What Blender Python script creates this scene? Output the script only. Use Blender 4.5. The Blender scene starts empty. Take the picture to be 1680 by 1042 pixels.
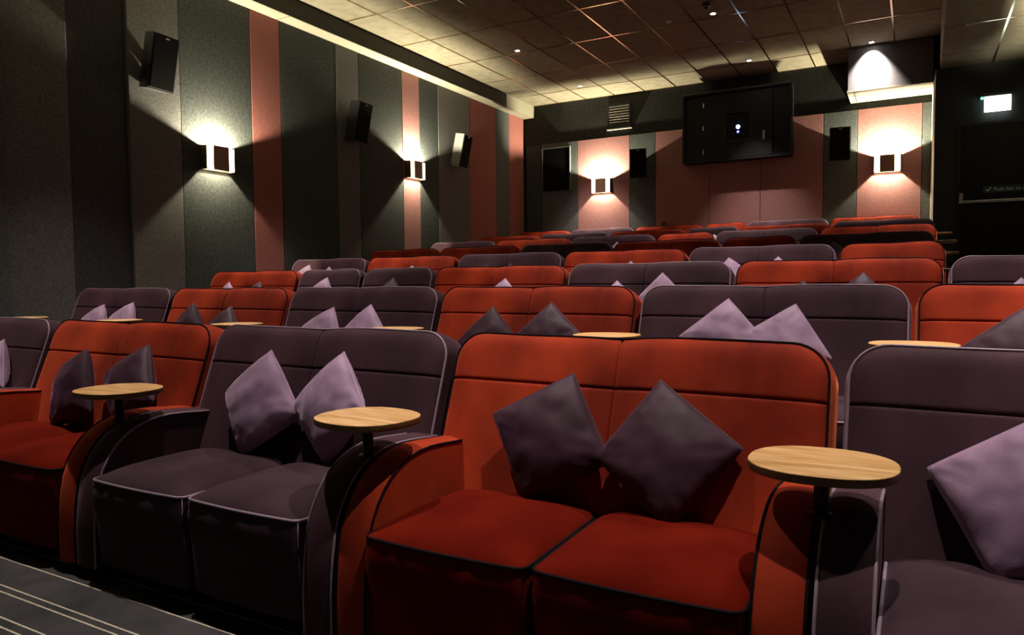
import bpy, math, random
from mathutils import Vector, Matrix, noise

random.seed(4)
COL = bpy.context.scene.collection
PI = math.pi
R = math.radians

# ------------------------------------------------------------------ helpers
class MB:
    def __init__(s):
        s.v = []; s.f = []; s.m = []
    def add(s, vs, fs, mi=0):
        o = len(s.v)
        s.v += [tuple(p) for p in vs]
        for f in fs:
            s.f.append(tuple(i + o for i in f)); s.m.append(mi)
    def box(s, x0, x1, y0, y1, z0, z1, mi=0, M=None, bev=0.0):
        if bev <= 0:
            vs = [(x, y, z) for x in (x0, x1) for y in (y0, y1) for z in (z0, z1)]
            fs = [(0, 1, 3, 2), (4, 6, 7, 5), (0, 4, 5, 1), (2, 3, 7, 6), (0, 2, 6, 4), (1, 5, 7, 3)]
        else:
            b = bev; vs = []; fs = []
            # chamfered box: 24 verts
            idx = {}
            X = (x0, x1); Y = (y0, y1); Z = (z0, z1)
            sg = (1, -1)
            for i in (0, 1):
                for j in (0, 1):
                    for k in (0, 1):
                        cx, cy, cz = X[i], Y[j], Z[k]
                        dx, dy, dz = sg[i] * b, sg[j] * b, sg[k] * b
                        for a, p in (('x', (cx, cy + dy, cz + dz)), ('y', (cx + dx, cy, cz + dz)), ('z', (cx + dx, cy + dy, cz))):
                            idx[(i, j, k, a)] = len(vs); vs.append(p)
            def q(*k): fs.append(tuple(idx[t] for t in k))
            for i in (0, 1):
                q((i, 0, 0, 'x'), (i, 1, 0, 'x'), (i, 1, 1, 'x'), (i, 0, 1, 'x'))
                q((0, i, 0, 'y'), (1, i, 0, 'y'), (1, i, 1, 'y'), (0, i, 1, 'y'))
                q((0, 0, i, 'z'), (1, 0, i, 'z'), (1, 1, i, 'z'), (0, 1, i, 'z'))
            for i in (0, 1):
                for j in (0, 1):
                    q((i, j, 0, 'x'), (i, j, 1, 'x'), (i, j, 1, 'y'), (i, j, 0, 'y'))
                    q((i, 0, j, 'x'), (i, 1, j, 'x'), (i, 1, j, 'z'), (i, 0, j, 'z'))
                    q((0, i, j, 'y'), (1, i, j, 'y'), (1, i, j, 'z'), (0, i, j, 'z'))
                    for k in (0, 1):
                        fs.append((idx[(i, j, k, 'x')], idx[(i, j, k, 'y')], idx[(i, j, k, 'z')]))
        if M is not None: vs = [tuple(M @ Vector(p)) for p in vs]
        s.add(vs, fs, mi)
    def tube(s, pts, r, n=8, closed=False, mi=0, cap=True):
        pts = [Vector(p) for p in pts]; N = len(pts); vs = []; fs = []
        prev = None
        for i, p in enumerate(pts):
            a = pts[(i - 1) % N] if (closed or i > 0) else p
            b = pts[(i + 1) % N] if (closed or i < N - 1) else p
            t = (b - a)
            if t.length < 1e-9: t = Vector((0, 0, 1))
            t.normalize()
            if prev is None:
                u = t.orthogonal().normalized()
            else:
                u = prev - t * prev.dot(t)
                if u.length < 1e-6: u = t.orthogonal()
                u.normalize()
            prev = u; w = t.cross(u)
            for k in range(n):
                c = 2 * PI * k / n
                vs.append(p + (u * math.cos(c) + w * math.sin(c)) * r)
        M = N if closed else N - 1
        for i in range(M):
            j = (i + 1) % N
            for k in range(n):
                l = (k + 1) % n
                fs.append((i * n + k, i * n + l, j * n + l, j * n + k))
        if not closed and cap:
            fs.append(tuple(range(n))[::-1]); fs.append(tuple((N - 1) * n + k for k in range(n)))
        s.add(vs, fs, mi)
    def lathe(s, prof, n=32, M=None, mi=0):
        vs = []; fs = []
        for r, z in prof:
            for k in range(n):
                a = 2 * PI * k / n
                vs.append((r * math.cos(a), r * math.sin(a), z))
        m = len(prof)
        for i in range(m - 1):
            for k in range(n):
                l = (k + 1) % n
                fs.append((i * n + k, i * n + l, (i + 1) * n + l, (i + 1) * n + k))
        fs.append(tuple(range(n))[::-1]); fs.append(tuple((m - 1) * n + k for k in range(n)))
        if M is not None: vs = [tuple(M @ Vector(p)) for p in vs]
        s.add(vs, fs, mi)
    def build(s, name, mats, parent=None, smooth=False, fix=True, angle=None):
        me = bpy.data.meshes.new(name)
        me.from_pydata(s.v, [], s.f)
        if not isinstance(mats, (list, tuple)): mats = [mats]
        for m in mats: me.materials.append(m)
        for p, mi in zip(me.polygons, s.m):
            p.material_index = mi; p.use_smooth = smooth
        if fix:
            import bmesh
            bm = bmesh.new(); bm.from_mesh(me)
            bmesh.ops.recalc_face_normals(bm, faces=bm.faces)
            if smooth and angle:
                for e in bm.edges:
                    if len(e.link_faces) == 2 and e.calc_face_angle(0) > R(angle): e.smooth = False
            bm.to_mesh(me); bm.free()
        me.update()
        o = bpy.data.objects.new(name, me)
        COL.objects.link(o)
        if parent is not None: o.parent = parent
        return o

def tag(o, label=None, cat=None, group=None, kind=None):
    if label: o['label'] = label
    if cat: o['category'] = cat
    if group: o['group'] = group
    if kind: o['kind'] = kind
    return o
def empty(name, loc, rz=0.0):
    o = bpy.data.objects.new(name, None); COL.objects.link(o)
    o.location = loc; o.rotation_euler = (0, 0, rz); o.empty_display_size = 0.1
    return o
def copy_tree(o, parent=None):
    c = o.copy(); COL.objects.link(c)
    if parent is not None: c.parent = parent
    for ch in list(o.children): copy_tree(ch, c)
    return c
def struct(o): o['kind'] = 'structure'; return o

# ------------------------------------------------------------------ materials
def mat(name, base=(.5, .5, .5), rough=.6, metal=0.0, spec=.5, emis=None, es=0.0, sheen=0.0, srough=.4, stint=(1, 1, 1)):
    m = bpy.data.materials.new(name); m.use_nodes = True
    b = m.node_tree.nodes['Principled BSDF']
    b.inputs['Base Color'].default_value = (*base, 1)
    b.inputs['Roughness'].default_value = rough
    b.inputs['Metallic'].default_value = metal
    b.inputs['Specular IOR Level'].default_value = spec
    if emis:
        b.inputs['Emission Color'].default_value = (*emis, 1); b.inputs['Emission Strength'].default_value = es
    if sheen:
        b.inputs['Sheen Weight'].default_value = sheen; b.inputs['Sheen Roughness'].default_value = srough
        b.inputs['Sheen Tint'].default_value = (*stint, 1)
    return m
def N(m, t, **kw):
    n = m.node_tree.nodes.new(t)
    for k, v in kw.items(): setattr(n, k, v)
    return n
def L(m, a, b): m.node_tree.links.new(a, b)
def noise_mix(m, c1, c2, scale=6, detail=4, stretch=(1, 1, 1), lo=.35, hi=.65, bump=0.0, bscale=300, coord='Object'):
    b = m.node_tree.nodes['Principled BSDF']
    tc = N(m, 'ShaderNodeTexCoord'); mp = N(m, 'ShaderNodeMapping'); mp.inputs['Scale'].default_value = stretch
    L(m, tc.outputs[coord], mp.inputs['Vector'])
    n = N(m, 'ShaderNodeTexNoise'); n.inputs['Scale'].default_value = scale; n.inputs['Detail'].default_value = detail
    L(m, mp.outputs['Vector'], n.inputs['Vector'])
    cr = N(m, 'ShaderNodeValToRGB')
    cr.color_ramp.elements[0].position = lo; cr.color_ramp.elements[0].color = (*c1, 1)
    cr.color_ramp.elements[1].position = hi; cr.color_ramp.elements[1].color = (*c2, 1)
    L(m, n.outputs['Fac'], cr.inputs['Fac']); L(m, cr.outputs['Color'], b.inputs['Base Color'])
    if bump:
        n2 = N(m, 'ShaderNodeTexNoise'); n2.inputs['Scale'].default_value = bscale; n2.inputs['Detail'].default_value = 3
        L(m, tc.outputs[coord], n2.inputs['Vector'])
        bp = N(m, 'ShaderNodeBump'); bp.inputs['Strength'].default_value = bump; bp.inputs['Distance'].default_value = .002
        L(m, n2.outputs['Fac'], bp.inputs['Height']); L(m, bp.outputs['Normal'], b.inputs['Normal'])
    return m

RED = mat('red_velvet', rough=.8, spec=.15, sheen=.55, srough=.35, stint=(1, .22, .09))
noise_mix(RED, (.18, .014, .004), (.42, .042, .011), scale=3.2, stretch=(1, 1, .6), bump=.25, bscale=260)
REDS = mat('red_velvet_seat', rough=.9, spec=.04, sheen=.08, srough=.3, stint=(1, .12, .05))  # seat copy of the red velvet, nap shading put into a darker colour
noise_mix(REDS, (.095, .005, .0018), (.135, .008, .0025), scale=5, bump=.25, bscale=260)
PUR = mat('purple_velvet', rough=.8, spec=.2, sheen=.20, srough=.32, stint=(1, .52, .66))
noise_mix(PUR, (.030, .0115, .018), (.070, .030, .041), scale=3.2, stretch=(1, 1, .6), bump=.25, bscale=260)
PURS = mat('purple_velvet_seat', rough=.85, spec=.15, sheen=.22, srough=.35, stint=(.7, .55, .7))
noise_mix(PURS, (.032, .0155, .022), (.048, .025, .033), scale=5, bump=.25, bscale=260)
LIL = mat('lilac_velvet', rough=.6, spec=.3, sheen=.45, srough=.35, stint=(1, .85, 1))
noise_mix(LIL, (.27, .165, .26), (.39, .255, .375), scale=9, bump=.2, bscale=260)
AUB = mat('aubergine_velvet', rough=.6, spec=.3, sheen=.22, srough=.3, stint=(.95, .45, .75))
noise_mix(AUB, (.034, .0115, .023), (.052, .019, .036), scale=9, bump=.2, bscale=260)
PIPD = mat('dark_piping', (.008, .004, .006), .8, spec=.1)
PIPL = mat('lilac_piping', (.26, .19, .25), .4, spec=.5, sheen=.2)
BLK = mat('black_plastic', (.012, .012, .012), .45)
BLKM = mat('black_metal', (.015, .014, .013), .35, metal=.6)
GRL = mat('speaker_grille', (.004, .004, .004), .85, spec=.05)
GREYC = mat('speaker_grey_shell', (.12, .12, .11), .5)
STEEL = mat('brushed_steel', (.55, .55, .55), .3, metal=1)
TWOOD = mat('oak_veneer', (.55, .30, .11), .38, spec=.5)
def wood(m, c1, c2):
    b = m.node_tree.nodes['Principled BSDF']
    tc = N(m, 'ShaderNodeTexCoord'); mp = N(m, 'ShaderNodeMapping'); mp.inputs['Scale'].default_value = (1.6, 12, 12)
    L(m, tc.outputs['Object'], mp.inputs['Vector'])
    n = N(m, 'ShaderNodeTexNoise'); n.inputs['Scale'].default_value = 2.2; n.inputs['Detail'].default_value = 6; n.inputs['Distortion'].default_value = 1.1
    L(m, mp.outputs['Vector'], n.inputs['Vector'])
    cr = N(m, 'ShaderNodeValToRGB'); cr.color_ramp.elements[0].position = .36; cr.color_ramp.elements[0].color = (*c1, 1)
    cr.color_ramp.elements[1].position = .62; cr.color_ramp.elements[1].color = (*c2, 1)
    L(m, n.outputs['Fac'], cr.inputs['Fac']); L(m, cr.outputs['Color'], b.inputs['Base Color'])
wood(TWOOD, (.55, .29, .10), (.86, .54, .24))
TEDGE = mat('oak_edge', (.34, .17, .06), .45)
wood(TEDGE, (.16, .075, .025), (.26, .13, .05))

def fabric(name, c1, c2, sc, bump=.5, lo=.35, hi=.65, stretch=(1, 1, 1)):
    m = mat(name, rough=.92, spec=.1)
    noise_mix(m, c1, c2, scale=sc, detail=5, lo=lo, hi=hi, bump=bump, bscale=220, stretch=stretch)
    return m
W_TEX = fabric('grey_tweed_fabric', (.065, .065, .062), (.145, .143, .134), 140, stretch=(1, 1, .5))
W_SMO = fabric('charcoal_fabric', (.036, .040, .038), (.056, .062, .058), 30, .3)
W_DRK = fabric('dark_charcoal_fabric', (.040, .041, .042), (.058, .059, .060), 30, .3)
W_PNK = fabric('dusty_pink_fabric', (.25, .120, .112), (.31, .155, .145), 40, .3)
W_RED = fabric('brick_pink_fabric', (.20, .075, .064), (.25, .098, .084), 40, .3)
W_BLU = fabric('blue_grey_fabric', (.052, .060, .060), (.098, .110, .108), 60, .4)
W_PAINT = fabric('black_wall_cloth', (.020, .021, .019), (.030, .031, .028), 20, .2)
W_DOORW = fabric('charcoal_wall_carpet', (.026, .027, .026), (.045, .046, .044), 50, .4)
TILE = mat('ceiling_tile', rough=.95, spec=.1)
noise_mix(TILE, (.16, .145, .105), (.22, .20, .145), scale=7, detail=8, lo=.3, hi=.7, bump=.4, bscale=120)
TBAR = mat('ceiling_grid_metal', (.80, .64, .46), .20, metal=1.0)
SOFF = mat('cream_paint', (.26, .245, .18), .7)
BEAM = mat('beam_side_shade', (.022, .020, .016), .7)  # shade on the cream bulkhead side, put into the colour
BOXC = mat('box_cream_paint', (.15, .14, .10), .7)
BOXP = mat('dark_box_paint', (.075, .070, .070), .6)
GREYP = mat('booth_black_paint', (.009, .009, .010), .5, spec=.3)
DOORM = mat('door_black_paint', (.005, .004, .0035), .45, spec=.2)

CARP = mat('striped_carpet', rough=.95, spec=.05)
def carpet(m):
    b = m.node_tree.nodes['Principled BSDF']
    tc = N(m, 'ShaderNodeTexCoord'); sx = N(m, 'ShaderNodeSeparateXYZ')
    n = N(m, 'ShaderNodeTexNoise'); n.inputs['Scale'].default_value = 260; n.inputs['Detail'].default_value = 2
    L(m, tc.outputs['Object'], n.inputs['Vector'])
    L(m, tc.outputs['Object'], sx.inputs[0])
    wob = N(m, 'ShaderNodeMath', operation='MULTIPLY_ADD'); wob.inputs[1].default_value = .006
    L(m, n.outputs['Fac'], wob.inputs[0]); L(m, sx.outputs['Y'], wob.inputs[2])
    md = N(m, 'ShaderNodeMath', operation='PINGPONG'); 
    mo = N(m, 'ShaderNodeMath', operation='MODULO'); mo.inputs[1].default_value = .62
    ad = N(m, 'ShaderNodeMath', operation='ADD'); ad.inputs[1].default_value = 6.2
    L(m, wob.outputs[0], ad.inputs[0]); L(m, ad.outputs[0], mo.inputs[0])
    m.node_tree.nodes.remove(md)
    last = None
    for yv in (1.545, 1.398, 1.366, 1.256, 1.218, 1.02):
        t = (yv + .003 + 6.2) % .62
        s = N(m, 'ShaderNodeMath', operation='COMPARE'); s.inputs[1].default_value = t; s.inputs[2].default_value = .0032
        L(m, mo.outputs[0], s.inputs[0])
        if last is None: last = s
        else:
            mx = N(m, 'ShaderNodeMath', operation='MAXIMUM'); L(m, last.outputs[0], mx.inputs[0]); L(m, s.outputs[0], mx.inputs[1]); last = mx
    n2 = N(m, 'ShaderNodeTexNoise'); n2.inputs['Scale'].default_value = 6; n2.inputs['Detail'].default_value = 4
    L(m, tc.outputs['Object'], n2.inputs['Vector'])
    cr = N(m, 'ShaderNodeValToRGB'); cr.color_ramp.elements[0].position = .3; cr.color_ramp.elements[0].color = (.040, .039, .040, 1)
    cr.color_ramp.elements[1].position = .7; cr.color_ramp.elements[1].color = (.075, .073, .073, 1)
    L(m, n2.outputs['Fac'], cr.inputs['Fac'])
    mix = N(m, 'ShaderNodeMix', data_type='RGBA'); L(m, last.outputs[0], mix.inputs['Factor']); L(m, cr.outputs['Color'], mix.inputs['A'])
    mix.inputs['B'].default_value = (.62, .55, .42, 1)
    L(m, mix.outputs['Result'], b.inputs['Base Color'])
    bp = N(m, 'ShaderNodeBump'); bp.inputs['Strength'].default_value = .6; bp.inputs['Distance'].default_value = .004
    L(m, n.outputs['Fac'], bp.inputs['Height']); L(m, bp.outputs['Normal'], b.inputs['Normal'])
carpet(CARP)

# ------------------------------------------------------------------ camera
F_PX, YAW, PITCH, ROLL = 1190.708, R(29.0892), R(2.8403), R(.5040)
def camera():
    cy, sy, cp, sp = math.cos(YAW), math.sin(YAW), math.cos(PITCH), math.sin(PITCH)
    f = Vector((-sy * cp, cy * cp, -sp)); r = Vector((cy, sy, 0)); d = f.cross(r)
    cr, sr = math.cos(ROLL), math.sin(ROLL)
    r2 = r * cr + d * sr; d2 = -r * sr + d * cr
    up = -d2; bk = -f
    M = Matrix(((r2.x, up.x, bk.x, 0), (r2.y, up.y, bk.y, 0), (r2.z, up.z, bk.z, 0), (0, 0, 0, 1)))
    c = bpy.data.cameras.new('camera'); o = bpy.data.objects.new('camera', c); COL.objects.link(o)
    o.matrix_world = M
    c.sensor_width = 36; c.lens = F_PX / 1680 * 36; c.clip_start = .05; c.clip_end = 100
    bpy.context.scene.camera = o
camera()

# ------------------------------------------------------------------ layout numbers (metres; the eye is the origin)
ROWY = [2.268 + 1.547 * i for i in range(8)]
ROWY[7] = 13.10
ROWZ = [-.188, -.032, .130, .300, .473, .647, .820, .995]   # top of the backrests
BACKH = .932
FLOORZ = [z - BACKH for z in ROWZ]
XL, YB, ZC = -7.13, 13.38, 3.574
XR = 1.62
YF = -5.0

# ------------------------------------------------------------------ room shell
def room():
    # stepped floor, one solid
    pr = [(YF, FLOORZ[0] - .3), (YF, FLOORZ[0])]
    for i in range(7):
        e = ROWY[i] + .42
        pr += [(e, FLOORZ[i]), (e, FLOORZ[i + 1])]
    pr += [(14.2, FLOORZ[7]), (14.2, FLOORZ[0] - .3)]
    m = MB(); n = len(pr)
    vs = [(-7.6, y, z) for y, z in pr] + [(XR + .2, y, z) for y, z in pr]
    fs = [(i, (i + 1) % n, n + (i + 1) % n, n + i) for i in range(n)]
    # end caps as strips
    m.add(vs, fs)
    struct(m.build('floor', CARP))
    # walls
    m = MB(); m.box(XL - .25, XL - .05, YF, 14.2, FLOORZ[0] - .3, ZC + .4); struct(m.build('wall_left', W_PAINT))
    m = MB(); m.box(XL - .05, .195, YB + .06, YB + .3, FLOORZ[0] - .3, ZC + .4); struct(m.build('wall_back', W_PAINT))
    m = MB(); m.box(XR, XR + .2, YF, 14.2, FLOORZ[0] - .3, ZC + .4); struct(m.build('wall_right', W_DRK))
    m = MB(); m.box(XL - .25, XR + .2, YF - .2, YF, FLOORZ[0] - .3, ZC + .4); struct(m.build('wall_front', W_DRK))
    # entrance wall block with its lit end face (slightly splayed)
    m = MB()
    y0, y1 = 11.9, YB + .3
    vs = []
    for z in (FLOORZ[0], 2.912):
        vs += [(.197, y0, z), (XR, y0, z), (XR, y1, z), (.178, y1, z)]
    m.add(vs, [(0, 1, 5, 4), (1, 2, 6, 5), (2, 3, 7, 6), (3, 0, 4, 7), (4, 5, 6, 7), (0, 3, 2, 1)])
    struct(m.build('wall_entrance', W_DOORW))
    m = MB(); m.add([(.1955, y0 - .002, FLOORZ[6]), (.1765, YB + .05, FLOORZ[6]), (.1765, YB + .05, 2.912), (.1955, y0 - .002, 2.912),
                     (.1985, y0 - .002, FLOORZ[6]), (.1795, YB + .05, FLOORZ[6]), (.1795, YB + .05, 2.912), (.1985, y0 - .002, 2.912)],
                    [(0, 1, 2, 3), (4, 5, 6, 7), (0, 1, 5, 4), (2, 3, 7, 6), (1, 2, 6, 5), (3, 0, 4, 7)])
    struct(m.build('trim_1', SOFF))
    # ceiling
    m = MB(); m.box(XL - .05, XR, YF, YB + .06, ZC + .006, ZC + .2); struct(m.build('ceiling', TILE))
    # t-bar grid
    m = MB(); w = .0105
    x = -6.34 + .6 * -1
    k = 0
    while x < .26:
        if x > -6.88: m.box(x - w, x + w, YF, YB + .05, ZC - .002, ZC + .008)
        x += .6
    y = YB - .7902
    while y > YF:
        m.box(-6.89, .25, y - w, y + w, ZC - .0015, ZC + .0075)
        y -= 1.20687
    m.box(-6.90, .25, YB - .01, YB + .05, ZC - .002, ZC + .008)
    struct(m.build('trim_2', TBAR))
    # boxed bulkhead along the left wall
    m = MB(); m.box(XL - .05, -6.897, YF, YB + .05, 3.338, ZC + .01); m.box(-6.90, -6.895, 12.26, YB + .05, 3.338, ZC + .01); struct(m.build('trim_3', SOFF))
    m = MB(); m.box(-6.897, -6.894, YF, 12.24, 3.345, ZC + .01); struct(m.build('trim_10', BEAM))  # thin dark skin over the cream side, standing for its shade
    m = MB()
    for yy in (1.2, 3.6, 6.75, 9.2, 11.3, 12.25):
        m.box(XL - .045, -6.8935, yy - .003, yy + .003, 3.3365, ZC)
    struct(m.build('trim_4', W_PAINT))
    # lower aisle ceiling on the right with its drop face
    m = MB(); m.box(.25, XR, YF, 11.9, 2.912, ZC + .05); struct(m.build('ceiling', TILE))
    m = MB(); m.box(.2465, .2502, YF, 11.9, 2.95, ZC); struct(m.build('trim_5', SOFF))
    m = MB()
    m.box(.85, .875, YF, 11.9, 2.908, 2.914); pass
    for yy in (11.2, 9.99, 8.78, 7.58, 6.37, 5.2, 4): m.box(.25, XR, yy - .006, yy + .006, 2.9085, 2.914)
    struct(m.build('trim_6', TBAR))
room()

# wall panels ------------------------------------------------------
TN = [10]
def trim(m, mt, smooth=False):
    TN[0] += 1
    return struct(m.build('trim_%d' % TN[0], mt, smooth=smooth))
def left_panel(y0, y1, mt, th=.05, z1=3.335):
    m = MB(); m.box(XL - .05, XL - .05 + th, y0 + .004, y1 - .004, -1.0 if y0 < 6 else -.6, z1, bev=.004); trim(m, mt)
lp = [(-4.9, -3.6, W_TEX, .05), (-3.6, -2.2, W_PNK, .05), (-2.2, -.9, W_SMO, .05), (-.9, .4, W_TEX, .05), (.4, 1.2, W_PNK, .05),
      (1.2, 2.6, W_SMO, .05), (2.6, 3.50, W_BLU, .125), (3.50, 4.106, W_TEX, .055), (4.106, 4.718, W_DRK, .012), (4.718, 5.329, W_TEX, .056), (5.329, 6.317, W_SMO, .05),
      (6.317, 6.79, W_RED, .05), (6.79, 7.817, W_SMO, .05), (7.817, 8.288, W_TEX, .052), (8.288, 9.308, W_SMO, .05),
      (9.308, 9.763, W_PNK, .05), (9.763, 10.296, W_SMO, .05), (10.296, 11.293, W_TEX, .052), (11.293, 12.24, W_RED, .05),
      (12.24, 12.747, W_BLU, .05), (12.747, 13.378, W_RED, .05)]
for y0, y1, mt, th in lp: left_panel(y0, y1, mt, th)
def back_panel(x0, x1, mt, z1=2.78):
    m = MB(); m.box(x0 + .004, x1 - .004, YB, YB + .06, .1, z1, bev=.004); trim(m, mt)
for x0, x1, mt in [(-7.08, -6.72, W_SMO), (-6.72, -5.919, W_BLU), (-5.919, -4.834, W_PNK), (-4.834, -4.327, W_BLU), (-4.327, -3.32, W_PNK),
                   (-3.32, -2.422, W_PNK), (-2.422, -1.40, W_PNK), (-1.40, -.885, W_BLU), (-.885, .05, W_PNK), (.05, .175, W_BLU)]:
    back_panel(x0, x1, mt)
m = MB(); m.box(XL, .176, YB + .02, YB + .06, 2.79, ZC); trim(m, W_PAINT)

# ------------------------------------------------------------------ sofas
SL = math.tan(R(20)); CS, SN = math.cos(R(20)), math.sin(R(20))
def rr_outline(hw, h, r, n=9):
    """open outline: up the left side, over the top, down the right side"""
    pts = [(-hw, -h)]
    for i in range(n + 1):
        a = PI - (PI / 2) * i / n
        pts.append((-hw + r + r * math.cos(a), -r + r * math.sin(a)))
    for i in range(n + 1):
        a = PI / 2 - (PI / 2) * i / n
        pts.append((hw - r + r * math.cos(a), -r + r * math.sin(a)))
    pts.append((hw, -h))
    return pts
def sag(x, hw): return -.006 * math.exp(-(x / .10) ** 2) + .003 * math.sin(x * 7)
def back_xyz(x, t, n):
    # x across, t distance below the top along the slope, n out of the front face
    return (x, -t * SN - n * CS, BACKH - t * CS + n * SN)
def make_backrest(width, mt, pip, parent, seam):
    hw = width / 2; r = .105; H = .70
    ts = [r * (1 - math.cos(R(a))) for a in (0, 15, 27, 38, 48, 57, 65, 73, 81, 90)]
    t = r
    for s_ in (.12, .135, .150, .160, .167, .1705, .1730, .175, .1770, .1795, .183, .190, .205, .23, .27, .32, .38, .44, .50, .56, .62, .67, .70): ts.append(s_)
    xs = []
    if seam:
        half = [0, .0025, .005, .009, .014, .022, .035, .06, .1, .16, .23, .31, .39, .46, .52, .56, .585, .60, .612, .62, .627, .632, .635]
        half = [h / .635 for h in half]
    else:
        half = [h / .635 for h in (0, .08, .16, .23, .31, .39, .46, .52, .56, .585, .60, .612, .62, .627, .632, .635)]
    xs = [-h for h in half[::-1]] + half[1:]
    m = MB(); nx = len(xs); ny = len(ts)
    def hwt(t): return hw if t >= r else hw - r + math.sqrt(max(0, r * r - (r - t) ** 2))
    def disp(x, t):
        ax = abs(x)
        if ax > hw - r and t < r: d = r - math.hypot(ax - (hw - r), r - t)
        else: d = min(hw - ax, t)
        d = max(0, d)
        n = .024 * (1 - math.exp(-d / .022))
        if seam: n -= .008 * math.exp(-(x / .0045) ** 2) + .002 * math.exp(-(x / .04) ** 2)
        n -= .010 * math.exp(-((t - .175) / .0032) ** 2) + .0010 * math.exp(-((t - .175) / .025) ** 2)
        n += .004 * noise.noise(Vector((x * 4, t * 5, 3.1 if seam else 7.7)))
        return n
    vs = []
    for t in ts:
        for u in xs:
            x = u * hwt(t) if t < r else u * hw
            vs.append(back_xyz(x, t - sag(x, hw) * max(0, 1 - t / .3), disp(x, t)))
    fs = [(j * nx + i, j * nx + i + 1, (j + 1) * nx + i + 1, (j + 1) * nx + i) for j in range(ny - 1) for i in range(nx - 1)]
    # boundary loop: bottom-left up, top, right down, bottom back
    loop = [j * nx for j in range(ny - 1, -1, -1)] + list(range(1, nx)) + [j * nx + nx - 1 for j in range(1, ny)] + [(ny - 1) * nx + i for i in range(nx - 2, 0, -1)]
    coords = []
    for idx in loop:
        j, i = divmod(idx, nx); t = ts[j]; x = xs[i] * (hwt(t) if t < r else hw)
        # outward direction in (x,t)
        ax = abs(x)
        if ax > hw - r - 1e-6 and t < r: ox, ot = (ax - (hw - r)) / r * (1 if x > 0 else -1), -(r - t) / r
        elif t < 1e-6: ox, ot = 0, -1
        elif ax > hw - 1e-6: ox, ot = (1 if x > 0 else -1), 0
        else: ox, ot = 0, 0
        coords.append((x, t - sag(x, hw) * max(0, 1 - t / .3), ox, ot))
    T = .155
    prev = loop
    for k, (dep, out) in enumerate([(.004, .0), (.03, .010), (.07, .014), (.12, .014), (T, .004), (T + .004, -.015)]):
        base = len(vs)
        for (x, t, ox, ot) in coords: vs.append(back_xyz(x + ox * out, t + ot * out, -dep))
        cur = list(range(base, base + len(loop))); n = len(loop)
        for a in range(n):
            b = (a + 1) % n
            fs.append((prev[a], prev[b], cur[b], cur[a]))
        prev = cur
    fs.append(tuple(prev))
    m.add(vs, fs)
    o = m.build('backrest', mt, parent, smooth=True, angle=50)
    p = MB()
    ol = rr_outline(hw, H - .04, r, 8)
    # densify the straight top
    top = []
    for a, b in zip(ol[:-1], ol[1:]):
        L_ = math.hypot(b[0] - a[0], b[1] - a[1]); k = max(1, int(L_ / .05))
        for q in range(k): top.append((a[0] + (b[0] - a[0]) * q / k, a[1] + (b[1] - a[1]) * q / k))
    top.append(ol[-1])
    def P(x, y, n): 
        t = -y; return back_xyz(x, t - sag(x, hw) * max(0, 1 - t / .3), n)
    p.tube([P(x, y, .001) for x, y in top], .0042, 7)
    p.tube([P(x * 1.0, y, -T) for x, y in top], .004, 6)
    if seam:
        for dx in (-.0075, .0075):
            pass
    q = p.build('backrest_piping', pip, o, smooth=True)
    return o
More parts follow.
